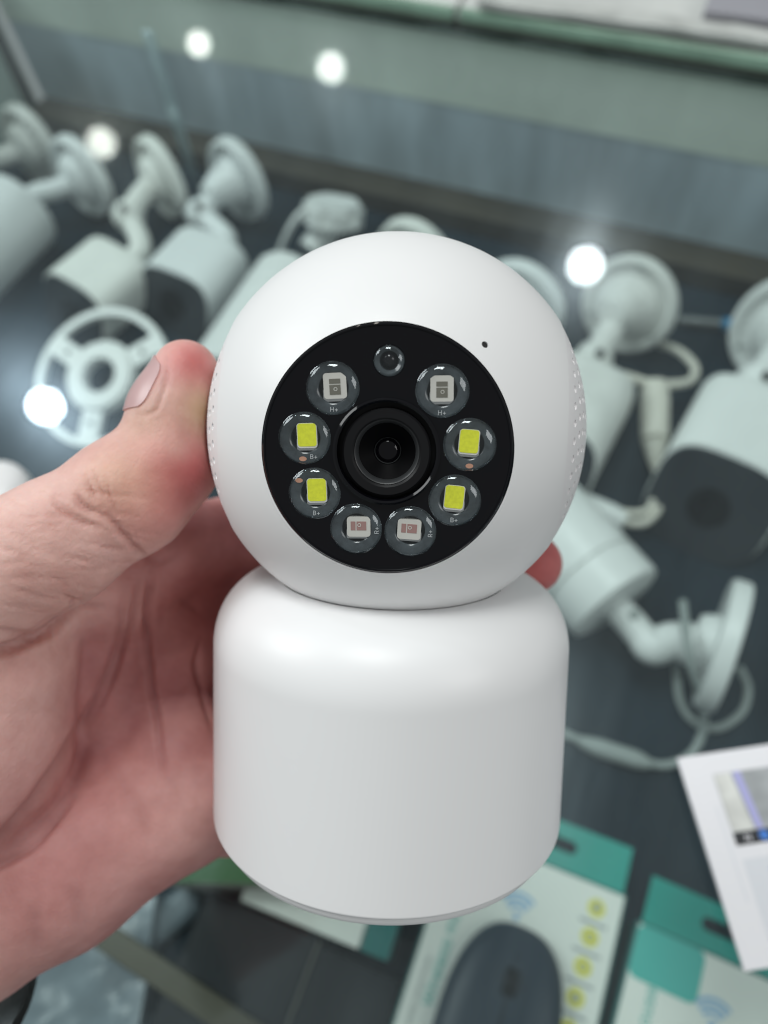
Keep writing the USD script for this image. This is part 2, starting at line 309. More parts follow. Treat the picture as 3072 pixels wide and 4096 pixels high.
for k, (px, py, kind) in enumerate(LED):
    x, z = xy(px, py)
    led = dobj('led_lamp', front(lathe([(2.35, -1.6), (2.35, -.85), (2.7, -.55), (3.75, -.35), (4.15, -.5), (4.15, -3.6), (2.35, -3.6), (2.35, -1.6)], 56), x, z, PH), 'flange')
    F = lambda m, o, dx=0, dz=0: front(m, x + dx, z + dz, PH + o)
    dobj('lens_dome', F(lathe([(4.12, -.1)] + [(4.12*math.cos(a), 1.25*math.sin(a) - .1) for a in np.linspace(.06, np.pi/2, 14)], 56), 0), 'clear_plastic', led, True)
    dobj('lens_lip', F(lathe([(3.95, .0), (4.05, .22), (4.2, .1), (4.2, -.4), (3.95, -.4), (3.95, .0)], 56), 0), 'clear_plastic', led)
    w_, h_ = (3.2, 3.95) if kind == 'w' else ((3.6, 4.0) if kind == 'ir' else (3.8, 3.3))
    off = (.25 if px < 387 else -.05, .35) if kind != 'red' else ((.35 if px < 387 else -.2), .2)
    tl = rot([0, 0, 1], {0: 4, 1: 2, 2: 3, 3: -3, 4: 3, 5: -4, 6: 2, 7: -2}[k])
    dobj('package_base', F(move(extr(rrect(w_ + .15, h_*.5, .3), .8), (0, 0, 0), tl), -1.75, off[0], off[1] - h_*.36), 'led_metal', led)
    dobj('package', F(move(extr(rrect(w_, h_, .5), 1.5), R=tl), -2.1, *off), 'led_white' if kind == 'w' else 'led_cream', led)
    if kind == 'w':
        dobj('phosphor', F(move(extr(rrect(w_ - .22, h_ - .32, .45), .1), (0, .1, 0), tl), -.62, *off), 'phosphor', led)
    else:
        win = [sbox(-.85, .35, .85, 1.05), sbox(-.85, -1.35, .85, .12)] if kind == 'ir' else [sbox(-1.25, -.55, -.55, .85), sbox(-.3, -.55, 1.2, .85)]
        for w in win:
            dobj('window', F(move(extr(w.buffer(.03), .08), R=tl), -.63, *off), 'led_window' if kind == 'ir' else 'led_window_pink', led)
        dobj('die', F(move(lathe([(.2, 0), (.3, 0), (.3, .06), (.2, .06), (.2, 0)], 16), (.1, -.5 if kind == 'ir' else .3, 0), tl), -.56, *off), 'led_cream', led)
    if kind == 'w' and k != 5:
        dobj('copper_pad', F(extr(affinity.scale(Point(0, 0).buffer(.5), 1.2, .75), .05), -.37, *{2: (-.35, -3.35), 3: (.15, -3.4), 4: (-2.6, 1.95)}[k]), 'copper', led)
    if k != 3:
        m = text({'ir': 'H+', 'w': 'B+', 'red': 'R+'}[kind], .72)
        m = move(m, (-.75, -.3, 0))
        if kind == 'red': m = move(m, R=rot([0, 0, 1], 90))
        dobj('lettering', F(m, -.34, *{0: (.25, -3.35), 1: (.15, -3.4), 2: (1.5, -3.0), 4: (.35, -3.35), 5: (.15, -3.3), 6: (3.35, -.1), 7: (3.25, -.2)}[k]), 'silkscreen', led)
x, z = xy(387.3, 357.2)
ls = dobj('light_sensor', front(lathe([(1.35, -1.4), (1.5, -.5), (2.0, -.1), (2.4, -.2), (2.4, -3), (1.35, -3), (1.35, -1.4)], 48), x, z, PH), 'flange')
dobj('sensor_eye', front(trimesh.creation.icosphere(3, 1.35), x, z + .15, PH - 1.6), 'lens_glass', ls, True)
dobj('sensor_lens', front(lathe([(2.4*math.cos(a), .9*math.sin(a) - .05) for a in np.linspace(.05, np.pi/2, 12)], 48), x, z, PH), 'clear_plastic', ls, True)
lm = dobj('main_lens', front(lathe([(7.7, -.1), (7.8, .75), (8.1, 1.0), (8.45, .75), (8.5, -1.2), (7.7, -1.2), (7.7, -.1)], 120), 0, 0, PH), 'piano_black')
dobj('lens_barrel', front(lathe([(5.1, -2.0), (5.2, .2), (5.5, .45), (6.7, .45), (7.0, .1), (7.0, -2.2), (7.9, -2.2), (7.9, -3.0), (5.1, -3.0), (5.1, -2.0)], 120), 0, -.15, PH), 'satin_black', lm)
dobj('inner_ring', front(lathe([(4.55, -1.2), (4.95, -.55), (5.15, -.45), (5.15, -2), (4.55, -2), (4.55, -1.2)], 100), 0, -.15, PH), 'ring_grey', lm)
dobj('lens_cone', front(lathe([(2.0, -3.3), (4.6, -1.6), (4.6, -3.8), (2.0, -3.8), (2.0, -3.3)], 80), 0, -.15, PH), 'lens_black', lm)
dobj('glass_ring', front(lathe([(2.0, -3.1), (2.1, -2.95), (2.2, -3.1), (2.2, -3.5), (2.0, -3.5), (2.0, -3.1)], 64), 0, -.25, PH), 'ring_grey', lm)
dobj('front_glass', front(lathe([(2.05*math.cos(a), .9*math.sin(a) - 3.4) for a in np.linspace(0, np.pi/2, 14)], 64), 0, -.25, PH), 'lens_glass', lm, True)

# ------------------------------------------------------------------ the hand (millimetres as seen from the lens)
def H(px, py, d): return np.array([(px - 384)/768*d, (512 - py)/768*d, -d])
def cone(P, a, b, r1, r2):
    ab = b - a; t = np.clip(((P - a) @ ab)/(ab @ ab), 0, 1)
    return np.linalg.norm(P - a - t[:, None]*ab, axis=1) - (r1 + (r2 - r1)*t)
def smin(a, b, k):
    h = np.clip(.5 + .5*(b - a)/k, 0, 1); return b + (a - b)*h - k*h*(1 - h)
def chain(P, pts, k=3.0):
    d = None
    for (a, ra), (b, rb) in zip(pts[:-1], pts[1:]):
        c = cone(P, a, b, ra, rb); d = c if d is None else smin(d, c, k)
    return d
def fing(*p): return [(H(x, y, d), r) for x, y, d, r in p]
FINGERS = [fing((165, 548, 176, 10.2), (240, 535, 190, 9.6), (330, 560, 203, 8.6), (440, 578, 200, 7.8), (500, 571, 192, 7.4), (532, 563.5, 186, 7.2)),
           fing((170, 648, 182, 10.6), (250, 650, 204, 9.4), (340, 662, 214, 8.8), (440, 672, 211, 8.0), (510, 672, 203, 7.2)),
           fing((178, 740, 181, 10.4), (250, 745, 205, 9.2), (335, 756, 216, 8.6), (430, 764, 215, 7.8), (492, 766, 208, 7.0)),
           fing((185, 812, 177, 9.8), (250, 822, 200, 8.4), (310, 840, 212, 7.8), (380, 848, 214, 7.0), (430, 848, 212, 6.4))]
THUMB = fing((-40, 590, 143, 12.6), (50, 545, 146, 11.2), (128, 494, 149, 10.6), (164, 462, 150.5, 8.9), (172, 412, 151, 7.4), (184, 371, 151, 5.9))
def sdf(P):
    palm = chain(P, fing((-110, 790, 172, 17), (60, 650, 178, 13), (165, 552, 178, 10.5)), 4)
    for ch in (fing((-110, 830, 176, 17), (60, 720, 184, 13), (170, 650, 184, 11)), fing((-110, 870, 176, 17), (60, 790, 185, 13), (178, 738, 183, 11)),
               fing((-110, 920, 170, 18), (60, 838, 176, 14), (188, 800, 177, 11.5))):
        palm = smin(palm, chain(P, ch, 4), 9)
    palm = smin(palm, chain(P, fing((-130, 965, 165, 22), (-38, 912, 165, 18.5), (60, 866, 169, 17), (190, 800, 174, 13)), 6), 7)
    palm = smin(palm, chain(P, fing((-160, 930, 166, 27), (-110, 850, 166, 26)), 6), 10)
    thenar = chain(P, fing((-12, 662, 158, 17.5), (-48, 740, 160, 22.5), (-110, 830, 164, 24)), 8)
    d = smin(palm, thenar, 2.6)
    web = smin(chain(P, fing((60, 590, 160, 8), (110, 590, 170, 9), (150, 555, 178, 9)), 4), chain(P, fing((180, 600, 186, 10), (230, 602, 196, 10), (290, 610, 206, 8)), 4), 4)
    d = smin(d, web, 6)
    fs = None
    for f in FINGERS:
        c = chain(P, f, 3); fs = c if fs is None else smin(fs, c, 1.2)
    d = smin(d, fs, 5)
    th = chain(P, THUMB, 4); o = np.array([0, 0, 1.0])
    th = smin(th, chain(P, [(a - 4.5*o, r*.93) for a, r in THUMB], 4), 4)
    d = smin(d, th, 2.2)
    u = P - BALL; s = -(u @ ax); q = np.linalg.norm(u + s[:, None]*ax, axis=1)
    ball = np.linalg.norm(u, axis=1) - R - .05
    e = np.stack([q - (36.9 - 14), np.abs(s - 57.5) - (27.5 - 14)], 1)
    base = np.minimum(e.max(1), 0) + np.linalg.norm(np.maximum(e, 0), axis=1) - 14
    return np.maximum(d, -np.minimum(ball, base))
def nets(fun, lo, hi, h):
    ns = np.ceil((hi - lo)/h).astype(int) + 1
    g = [lo[i] + h*np.arange(ns[i]) for i in range(3)]
    F = np.empty(ns)
    for i, xv in enumerate(g[0]):
        yy, zz = np.meshgrid(g[1], g[2], indexing='ij')
        F[i] = fun(np.stack([np.full(yy.size, xv), yy.ravel(), zz.ravel()], 1)).reshape(yy.shape)
    s = F < 0; c = [(a, b, e) for a in (0, 1) for b in (0, 1) for e in (0, 1)]
    sl = lambda A, o: A[o[0]:ns[0] - 1 + o[0], o[1]:ns[1] - 1 + o[1], o[2]:ns[2] - 1 + o[2]]
    cnt = sum(sl(s, o).astype(np.int8) for o in c); idx = np.argwhere((cnt > 0) & (cnt < 8))
    val = np.stack([F[tuple((idx + o).T)] for o in c], 1); acc = np.zeros((len(idx), 3)); k = np.zeros(len(idx))
    for i, a in enumerate(c):
        for j, b in enumerate(c):
            if sum(b) - sum(a) == 1 and all(np.subtract(b, a) >= 0):
                m = (val[:, i] < 0) != (val[:, j] < 0); t = val[m, i]/(val[m, i] - val[m, j])
                acc[m] += np.asarray(a) + t[:, None]*np.subtract(b, a); k[m] += 1
    V = lo + h*(idx + acc/k[:, None]); ids = np.full(ns - 1, -1); ids[tuple(idx.T)] = np.arange(len(idx)); Q = []
    for a in range(3):
        b, e = (a + 1) % 3, (a + 2) % 3
        s0 = np.take(s, range(ns[a] - 1), a); s1 = np.take(s, range(1, ns[a]), a); E = np.argwhere(s0 != s1)
        E = E[(E[:, b] > 0) & (E[:, e] > 0) & (E[:, b] < ns[b] - 1) & (E[:, e] < ns[e] - 1)]
        ub, ue = np.eye(3, dtype=int)[b], np.eye(3, dtype=int)[e]
        q = np.stack([ids[tuple(x.T)] for x in (E - ub - ue, E - ue, E, E - ub)], 1)
        ins = s0[tuple(E.T)]; q[~ins] = q[~ins][:, ::-1]; Q.append(q)
    Q = np.vstack(Q); Q = Q[(Q >= 0).all(1)]
    return V, np.vstack([Q[:, [0, 1, 2]], Q[:, [0, 2, 3]]])
V, Fc = nets(sdf, np.array([-92., -112, -236]), np.array([46., 42, -128]), 1.05)
V, Fc = trimesh.remesh.subdivide(V, Fc)
def normals(V):
    n = np.zeros_like(V); fn = np.cross(V[Fc[:, 1]] - V[Fc[:, 0]], V[Fc[:, 2]] - V[Fc[:, 0]])
    for k in range(3): n += np.stack([np.bincount(Fc[:, k], fn[:, i], len(V)) for i in range(3)], 1)
    return n/np.maximum(np.linalg.norm(n, axis=1), 1e-12)[:, None]
if sdf(V[:1] + normals(V)[:1])[0] < 0: Fc = Fc[:, ::-1]
for _ in range(2): V = V - .9*np.clip(sdf(V), -.6, .6)[:, None]*normals(V)
Nv = normals(V)
def seg_dist(Q, poly):
    best = np.full(len(Q), 1e9); at = np.zeros(len(Q)); n = len(poly) - 1
    for i, (a, b) in enumerate(zip(poly[:-1], poly[1:])):
        ab = b - a; t = np.clip((Q - a) @ ab/(ab @ ab), 0, 1); e = Q - a - t[:, None]*ab; d = np.sqrt((e*e).sum(1))
        m = d < best; best[m] = d[m]; at[m] = (i + t[m])/n
    return best, at
pix = np.stack([384 + 768*V[:, 0]/-V[:, 2], 512 - 768*V[:, 1]/-V[:, 2]], 1)
facing = np.clip((Nv*(-V/np.linalg.norm(V, axis=1)[:, None])).sum(1)*3, 0, 1)*(V[:, 2] > -196)
CREASE = [  # (points on the picture plane, depth mm, half width px): folds of the palm, thenar and thumb knuckle
    ([(-20, 655), (0, 650), (30, 640), (60, 622), (78, 608), (96, 594)], 2.2, 5), ([(-10, 631), (20, 633), (35, 636), (62, 628)], .7, 4),
    ([(126, 578), (122, 610), (118, 642), (100, 690), (72, 740), (40, 790), (0, 836), (-30, 860)], 1.0, 4.5), ([(138, 572), (134, 610), (122, 650), (108, 690), (82, 740)], .9, 3.2),
    ([(150, 560), (147, 610), (149, 660), (157, 720), (166, 790)], 1.0, 3.2), ([(203, 630), (196, 665), (204, 700), (216, 745)], .7, 3.2),
    ([(80, 790), (60, 815), (35, 845), (0, 866), (-30, 880)], .8, 4), ([(152, 575), (150, 600), (148, 640)], .7, 3.5),
    ([(91, 512), (108, 518), (128, 540), (146, 558), (160, 565)], .75, 3), ([(75, 490), (79, 501), (90, 510), (102, 512)], .95, 2.4), ([(52, 493), (60, 508), (82, 522), (104, 529)], .8, 2.6),
    ([(92, 468), (97, 486), (107, 500)], .6, 2.2), ([(84, 473), (90, 490), (97, 503)], .75, 2.2), ([(60, 592), (84, 606), (112, 606)], .7, 3), ([(104, 474), (109, 496), (120, 520)], .4, 2.0),
    ([(150, 566), (166, 560), (182, 548)], .25, 3), ([(110, 715), (150, 665), (200, 635)], .3, 5), ([(100, 740), (125, 790), (150, 850)], .3, 7), ([(172, 595), (190, 605), (210, 622)], .3, 4),
    ([(166, 346), (168, 372), (162, 395), (154, 412), (136, 416)], .45, 2.2),
    ([(70, 880), (80, 910), (84, 945)], .5, 9), ([(30, 900), (36, 930), (36, 965)], .5, 8)]
disp = np.zeros(len(V)); crease = np.zeros(len(V))
for poly, dep, w in CREASE:
    if dep <= 0: continue
    q = pix + 1.6*(np.stack([meshkit.noise(V/4.0, 11), meshkit.noise(V/4.0, 12)], 1) - .5)
    d = seg_dist(q, smooth_path(np.array([(*p, 0.) for p in poly]), 4)[:, :2]); d, at = d
    fade = np.clip((1 - at if poly[0][0] < 0 else at if poly[-1][0] < 0 else np.minimum(at, 1 - at))*3.2, 0, 1); e = np.exp(-(d/w)**2)*fade
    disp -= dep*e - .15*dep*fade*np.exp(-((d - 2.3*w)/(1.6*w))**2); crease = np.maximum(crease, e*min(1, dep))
for k in range(60):  # short skin lines across the thumb
    cx = rng.uniform(0, 140); cy = rng.uniform(505, 620) - cx*.25; a = math.radians(rng.normal(14, 9)); L = rng.uniform(12, 34)
    d, at = seg_dist(pix, np.array([(cx - L*math.cos(a), cy - L*math.sin(a)), (cx, cy + 2), (cx + L*math.cos(a), cy + L*math.sin(a))])); disp -= .17*np.exp(-(d/1.4)**2)*np.clip(np.minimum(at, 1 - at)*4, 0, 1)
disp += .5*(meshkit.fbm(V/9.0, 3, 5) - .5) + .07*(meshkit.fbm(V/2.2, 3, 8) - .5)
V = V + Nv*(disp*facing)[:, None]
tone = np.tile([.72, .445, .405], (len(V), 1))
def blush_shade(px, py, d, rad, col, amt):  # skin redness, and in places shade put into the colour
    global tone
    w = amt*np.exp(-(np.linalg.norm(V - H(px, py, d), axis=1)/rad)**2); tone = tone*(1 - w[:, None]) + w[:, None]*np.array(col)
palmw = np.clip((-V[:, 2] - 155)/14, 0, 1)*.85
tone = tone*(1 - palmw[:, None]) + palmw[:, None]*(np.array([.43, .155, .165]) + np.clip(meshkit.fbm(V/8.0, 4, 31)*2.2 - .75, 0, 1)[:, None]*np.array([.15, .105, .075]))  # palm is redder, and its shade is painted in as darker colour
blush_shade(120, 700, 165, 26, (.48, .205, .20), .45); blush_shade(170, 800, 165, 14, (.52, .27, .25), .5); blush_shade(40, 850, 150, 20, (.42, .15, .15), .7)
blush_shade(30, 690, 140, 13, (.56, .34, .31), .6); blush_shade(30, 665, 142, 7, (.62, .24, .22), .5); blush_shade(0, 560, 132, 20, (.68, .46, .41), .7)
blush_shade(185, 470, 143, 7.5, (.56, .11, .12), .95); blush_shade(176, 500, 141, 8, (.56, .15, .15), .75); blush_shade(192, 365, 147, 5.5, (.60, .17, .17), .9)
blush_shade(200, 412, 147, 4.5, (.62, .43, .25), .85); blush_shade(150, 425, 145, 5, (.62, .42, .32), .8); blush_shade(150, 520, 140, 9, (.56, .25, .22), .55); blush_shade(120, 480, 139, 7, (.60, .37, .27), .7)
blush_shade(175, 448, 143, 3, (.62, .40, .34), .6); blush_shade(60, 600, 138, 10, (.58, .30, .26), .5); blush_shade(60, 915, 160, 20, (.34, .12, .12), .5); blush_shade(531, 563, 180, 10, (.50, .12, .12), .9); blush_shade(200, 600, 178, 14, (.50, .15, .13), .7)  # includes a dark patch: shade painted on the lower palm
tone *= (1 - .16*crease*facing)[:, None]*np.array([1, 1, 1]); tone *= (.94 + .12*meshkit.fbm(V/5.0, 3, 21))[:, None]  # crease shade painted in by darkening the skin colour
Vw = EYE + (V/1000) @ M.T
root = EYE + M @ H(60, 760, 175)/1000
hand = thing('person', 'bare left hand gripping the white camera, thumb along the left side of its ball', 'person', root)
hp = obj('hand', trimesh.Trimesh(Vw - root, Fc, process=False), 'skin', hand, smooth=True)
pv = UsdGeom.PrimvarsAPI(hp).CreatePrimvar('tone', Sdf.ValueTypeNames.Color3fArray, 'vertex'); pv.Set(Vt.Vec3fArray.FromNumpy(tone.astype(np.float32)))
# thumb nail: a shell over the back of the thumb's end
A, B = H(160, 424, 152.5), H(181, 366, 152.5); tdir = (B - A)/np.linalg.norm(B - A)
nd = np.array([-.90, .1, .42]); nd -= tdir*(nd @ tdir); nd /= np.linalg.norm(nd); nb = np.cross(tdir, nd)
G = []; nu, nv_ = 20, 16
for i in range(nu):
    for j in range(nv_):
        u, v = i/(nu - 1), j/(nv_ - 1)*2 - 1
        sh = 1 - .12*abs(2*u - 1)**4
        a = v*1.02*sh; L_ = np.linalg.norm(B - A)
        o = A + tdir*(u*L_ + (1.6 if u > .5 else -1.6)*(-(v*v))*abs(2*u - 1)); G.append((o, math.cos(a)*nd + math.sin(a)*nb))
O = np.array([g[0] for g in G]); Dd = np.array([g[1] for g in G]); t = np.full(len(G), 1.0)
for _ in range(40): t += np.maximum(-sdf(O + Dd*t[:, None]), -1)*.7
up = .42; P1 = O + Dd*(t + up)[:, None]; P0 = O + Dd*(t - .5)[:, None]
Fq = [(i*nv_ + j, i*nv_ + j + 1, (i+1)*nv_ + j + 1, (i+1)*nv_ + j) for i in range(nu - 1) for j in range(nv_ - 1)]
n1 = len(P1); Fq2 = [tuple(n1 + x for x in q[::-1]) for q in Fq]
rim = [i*nv_ for i in range(nu)] + [(nu-1)*nv_ + j for j in range(1, nv_)] + [i*nv_ + nv_ - 1 for i in range(nu - 2, -1, -1)] + [j for j in range(nv_ - 2, 0, -1)]
side = [(rim[k], rim[(k+1) % len(rim)], n1 + rim[(k+1) % len(rim)], n1 + rim[k]) for k in range(len(rim))]
NV = EYE + (np.vstack([P1, P0])/1000) @ M.T - root
nail = trimesh.Trimesh(NV, [t for q in Fq + Fq2 + side for t in ((q[0], q[1], q[2]), (q[0], q[2], q[3]))], process=False); nail.fix_normals()
obj('thumb_nail', nail, 'nail', hand, smooth=40)
# strap on the wrist
wc = (EYE + M @ H(-98, 926, 166)/1000); wd = M @ (H(-160, 960, 166) - H(-20, 870, 166)); wd /= np.linalg.norm(wd)
ws = thing('wrist_strap', 'black wrist strap on the wrist at the lower left corner', 'strap', wc)
e1 = np.cross(wd, M @ [0, 0, 1]); e1 /= np.linalg.norm(e1); e2 = np.cross(wd, e1)
loop = []; W = .008
for a in np.linspace(0, 2*np.pi, 60, endpoint=False):
    r0 = .0308
    for rr, ww in ((r0, -W), (r0 + .002, -W), (r0 + .0026, 0), (r0 + .002, W), (r0, W)): loop.append(wd*ww + rr*(math.cos(a)*e1 + math.sin(a)*e2))
Fl = []
for i in range(60):
    for j in range(5): p, q = i*5 + j, i*5 + (j + 1) % 5; p2, q2 = ((i+1) % 60)*5 + j, ((i+1) % 60)*5 + (j + 1) % 5; Fl += [(p, p2, q2), (p, q2, q)]
sm = trimesh.Trimesh(loop, Fl, process=False); sm.fix_normals(); obj('band', sm, 'strap_black', ws)

# ------------------------------------------------------------------ cameras on the shelf
def ellip_tube(W, Hh, L, ang, n=40, e=3.2):
    a = np.linspace(0, 2*np.pi, n, endpoint=False); c, s = np.cos(a), np.sin(a)
    return np.stack([W/2*np.sign(c)*np.abs(c)**(2/e), Hh/2*np.sign(s)*np.abs(s)**(2/e)], 1)
def loft(rings):
    n = len(rings[0]); V = np.vstack(rings + [r.mean(0)[None] for r in (rings[0], rings[-1])]); F = []; k = len(rings)
    for i in range(k - 1):
        for j in range(n): q = (i*n + j, i*n + (j+1) % n, (i+1)*n + (j+1) % n, (i+1)*n + j); F += [(q[0], q[1], q[2]), (q[0], q[2], q[3])]
    for j in range(n): F += [(k*n, (j+1) % n, j), (k*n + 1, (k-1)*n + j, (k-1)*n + (j+1) % n)]
    m = trimesh.Trimesh(V, F, process=False); m.fix_normals(); return m
WHITE = ['cam_white', 'cam_white_warm', 'cam_white_cool', 'cam_white_worn']
def mount(t, c, n, r=.036, deep=.016, mat=None, cone_=False):
    """round wall mount: disc with a raised dome, its axis along n"""
    Rm = align(n); mat = mat or WHITE[0]
    pr = [(0, 0), (r, 0), (r + .001, .002), (r, .006), (r - .003, .0075)]
    pr = [(0, 0), (r, 0), (r + .001, .002), (r, .009), (r*.94, .0108), (r*.87, .0100), (r*.81, .0052), (r*.64, .0060)]
    pr += ([(r*.60, .0125), (r*.52, .0150), (r*.46, .024), (r*.34, .032), (r*.28, .037), (0, .038)] if cone_ else [(r*.60, .0120), (r*.50, deep), (r*.36, deep + .003), (0, deep + .004)])
    obj('mount_disc', move(lathe(pr, 56), c, Rm), mat, t)
    for k in range(3):
        a = 2.1*k + .5; p = np.asarray(c) + Rm @ np.array([r*.84*math.cos(a), r*.84*math.sin(a), .0088]); obj('screw', move(trimesh.creation.cylinder(.0022, .002, sections=14), p, Rm), 'cable_grey', t)
def visor_camera(name, label, loc, rz, W=.058, Hh=.056, L=.062, joint=(0, .082, .030), mnt=(.004, .118, .036), mn=(-.15, -.92, .25), r=.034, group='visored bullet cameras on the shelf', cone_=False, jut=.034):
    """hooded camera lying on its hood, looking along -y: the face slants up to its upper front edge at y=0"""
    WHITE.append(WHITE.pop(0)); t = thing(name, label, 'camera', loc, rz, group)
    P = ellip_tube(W, Hh, L, 0)
    def ring(y, s=1.0, lift=0): return np.stack([P[:, 0]*s, np.full(len(P), y), P[:, 1]*s + Hh/2 + lift], 1)
    def hood(s):  # top juts out over the face, the sides slope back
        q = ring(0, s); k = np.clip(q[:, 2]/Hh, 0, 1); q[:, 1] = -jut*(1 - k)**1.15; return q
    obj('hood', loft([hood(.95), hood(1.0), ring(.034), ring(L - .006), ring(L - .0015, .96), ring(L, .90)]), WHITE[0], t, 40)
    def face(s, y): q = hood(s); q[:, 1] += y; q[:, 2] -= .0012; return q
    obj('front_face', loft([face(.95, -.0024), face(.985, -.0012), face(.985, .012)]), 'cam_dark', t, 40)
    fc = np.array([0, -jut*.5 - .001, Hh*.47]); nf = np.array([0, -Hh, jut]); nf /= np.linalg.norm(nf)
    obj('lens', move(lathe([(0, .0025), (.006, .002), (.0095, .0032), (.0125, .002), (.0125, -.004), (0, -.004)], 36), fc, align(nf)), 'lens_black', t)
    j = np.array(joint); m0 = np.array(mnt); n = np.array(mn, float); n /= np.linalg.norm(n)
    obj('stem', tube([(0, L - .004, Hh*.5), (0, (L + j[1])/2, (Hh*.5 + j[2])/2), tuple(j)], .0085, 20), WHITE[0], t)
    obj('ball_joint', move(trimesh.creation.icosphere(3, .0130), j), WHITE[0], t, True)
    obj('joint_screw', move(trimesh.creation.cylinder(.0032, .002, sections=16), j + np.array([.004, -.004, .0120]), align([.3, -.3, .9])), 'gap_black', t)
    obj('arm', tube([tuple(j), tuple((j + m0)/2 + np.array([0, 0, .002])), tuple(m0)], .0092, 18), WHITE[0], t)
    mount(t, m0 - n*.010, n, r, cone_=cone_)
    return t
visor_camera('visor_camera', 'white hooded camera with dark slanted face, third from the left end of the shelf', (-.424, .300, 0), -13, W=.070, Hh=.046, L=.050, joint=(-.030, .085, .034), mnt=(-.040, .128, .036), mn=(-.22, -.97, .10), jut=.022)
visor_camera('visor_camera', 'white hooded camera with dark slanted face just behind the flat mounting ring', (-.354, .336, 0), -6, W=.068, Hh=.046, L=.050, joint=(-.036, .078, .028), mnt=(-.026, .114, .036), mn=(-.25, -.95, .12), cone_=True, jut=.022)
visor_camera('visor_camera', 'white hooded camera with conical mount, right beside the held camera', (-.040, .296, 0), -6, W=.066, Hh=.054, L=.060, joint=(-.004, .078, .030), mnt=(-.0015, .130, .034), mn=(-.15, -.85, .45), r=.034, cone_=True, jut=.05)
visor_camera('visor_camera', 'white hooded camera with dark face and screw hole in its stem, at the right edge', (.066, .312, 0), -9, W=.076, Hh=.050, L=.064, joint=(-.009, .074, .036), mnt=(-.003, .120, .036), mn=(-.15, -.9, .4), r=.040, jut=.045)
visor_camera('visor_camera', 'white hooded camera cut off by the right border, before the other hooded ones', (.152, .222, 0), 10, W=.062, Hh=.056, L=.06, jut=.05)
def round_camera(name, label, loc, rz, r=.030, L=.085, mnt=None, group='round bullet cameras on the shelf', tail=True, cone_=False):
    WHITE.append(WHITE.pop(0)); t = thing(name, label, 'camera', loc, rz, group)
    Rb = rot([1, 0, 0], -90)
    obj('body', move(lathe([(0, .004), (r - .006, .004), (r - .003, .0), (r - .0005, .001), (r, .003), (r, L*.66), (r - .0006, L*.665), (r - .0006, L*.675), (r, L*.68), (r, L - .006), (r - .002, L - .002), (r - .007, L), (0, L)], 72), (0, 0, r), Rb), WHITE[0], t)
    obj('front_face', move(lathe([(0, .0028), (r - .008, .0028), (r - .006, .0045), (0, .006)], 56), (0, -.0006, r), Rb), 'cam_dark', t)
    if tail:
        m0 = np.array(mnt if mnt else (0, L + .055, r))
        obj('stem', tube([(0, L - .002, r), (0, L + .014, r + .001), tuple(m0*.5 + np.array([0, (L + .01)/2, r/2])), tuple(m0)], .0085, 18), WHITE[0], t)
        mount(t, m0 + np.array([0, .008, 0]), (-.2, -.97, .12), .034, cone_=cone_)
    return t
round_camera('bullet_camera', 'plain round white bullet camera, second from the left end of the shelf', (-.533, .285, 0), -3, .034, .085, mnt=(.028, .130, .036))
round_camera('bullet_camera', 'round white bullet camera in the far left corner, only its mount in view', (-.618, .31, 0), 0, .031, .075, mnt=(.045, .128, .034))
round_camera('bullet_camera', 'long round white bullet camera behind the upper left of the held camera', (-.268, .262, 0), 0, .031, .110, tail=False)
round_camera('bullet_camera', 'white bullet camera behind the top of the held camera, its mount showing over the ball', (-.175, .27, 0), 0, .030, .085, mnt=(-.014, .148, .030))
round_camera('bullet_camera', 'white bullet camera behind the ball, its mount showing right of the ball', (-.098, .285, 0), 0, .028, .075, mnt=(-.002, .122, .026))
# notched cylindrical mount behind the ball's upper left
t = thing('notched_mount', 'white drum shaped mount with a notched rim behind the ball', 'mount', (-.274, .452, .0))
dr = Manifold.cylinder(.013, .025, .025, 64) + Manifold.cylinder(.017, .0215, .0215, 64)
for k in range(6): dr -= Manifold.cube([.010, .010, .02], True).translate([.025, 0, .013]).rotate([0, 0, 60*k + 40])
obj('drum', move(dr, (0, -.004, .024), rot([1, 0, 0], -25)), 'cam_white', t); obj('neck', tube([(0, .000, .030), (-.006, -.010, .016), (-.012, -.028, .010)], [.014, .012, .011], 20), 'cam_white', t)
# the side-lying round camera at the right
d = np.array([.83, -.56, 0.]); d /= np.linalg.norm(d)
t = thing('bullet_camera', 'round white bullet camera lying sideways with bent arm, right of the held base', 'camera', (.0271, .2001, 0), group='round bullet cameras on the shelf')
r3 = .030
obj('body', move(lathe([(0, -.095), (r3 - .001, -.095), (r3, -.093), (r3, -.0250), (r3 - .0022, -.0242), (r3 - .0022, -.0226), (r3, -.0218), (r3, -.003), (r3 - .001, -.001), (r3 - .004, 0), (0, 0)], 80), (0, 0, r3 + .002), align(d)), 'cam_white', t)
obj('neck', tube([(-.002*d[0], 0, r3), tuple(d*.012 + [0, 0, r3]), tuple(d*.026 + [0, 0, r3])], .0088, 24), 'cam_white', t)
e0 = d*.026 + np.array([0, 0, r3])
obj('neck_screw', move(trimesh.creation.cylinder(.0028, .003, sections=16), d*.012 + np.array([0, .001, r3 + .0085])), 'cable_grey', t)
obj('arm', tube([tuple(e0 - d*.004), tuple(e0 + [.004, -.002, 0]), (.034, -.0085, r3), (.052, -.006, r3)], [.0092, .0098, .0102, .0135], 24), 'cam_white', t)
obj('mount_disc', move(lathe([(0, .010), (.012, .010), (.014, .006), (.0155, .0), (.036, 0), (.037, -.002), (.037, -.009), (.036, -.0100), (0, -.0100)], 72), (.0535, -.0045, .0375), align([-1, .03, -.10])), 'cam_white', t)
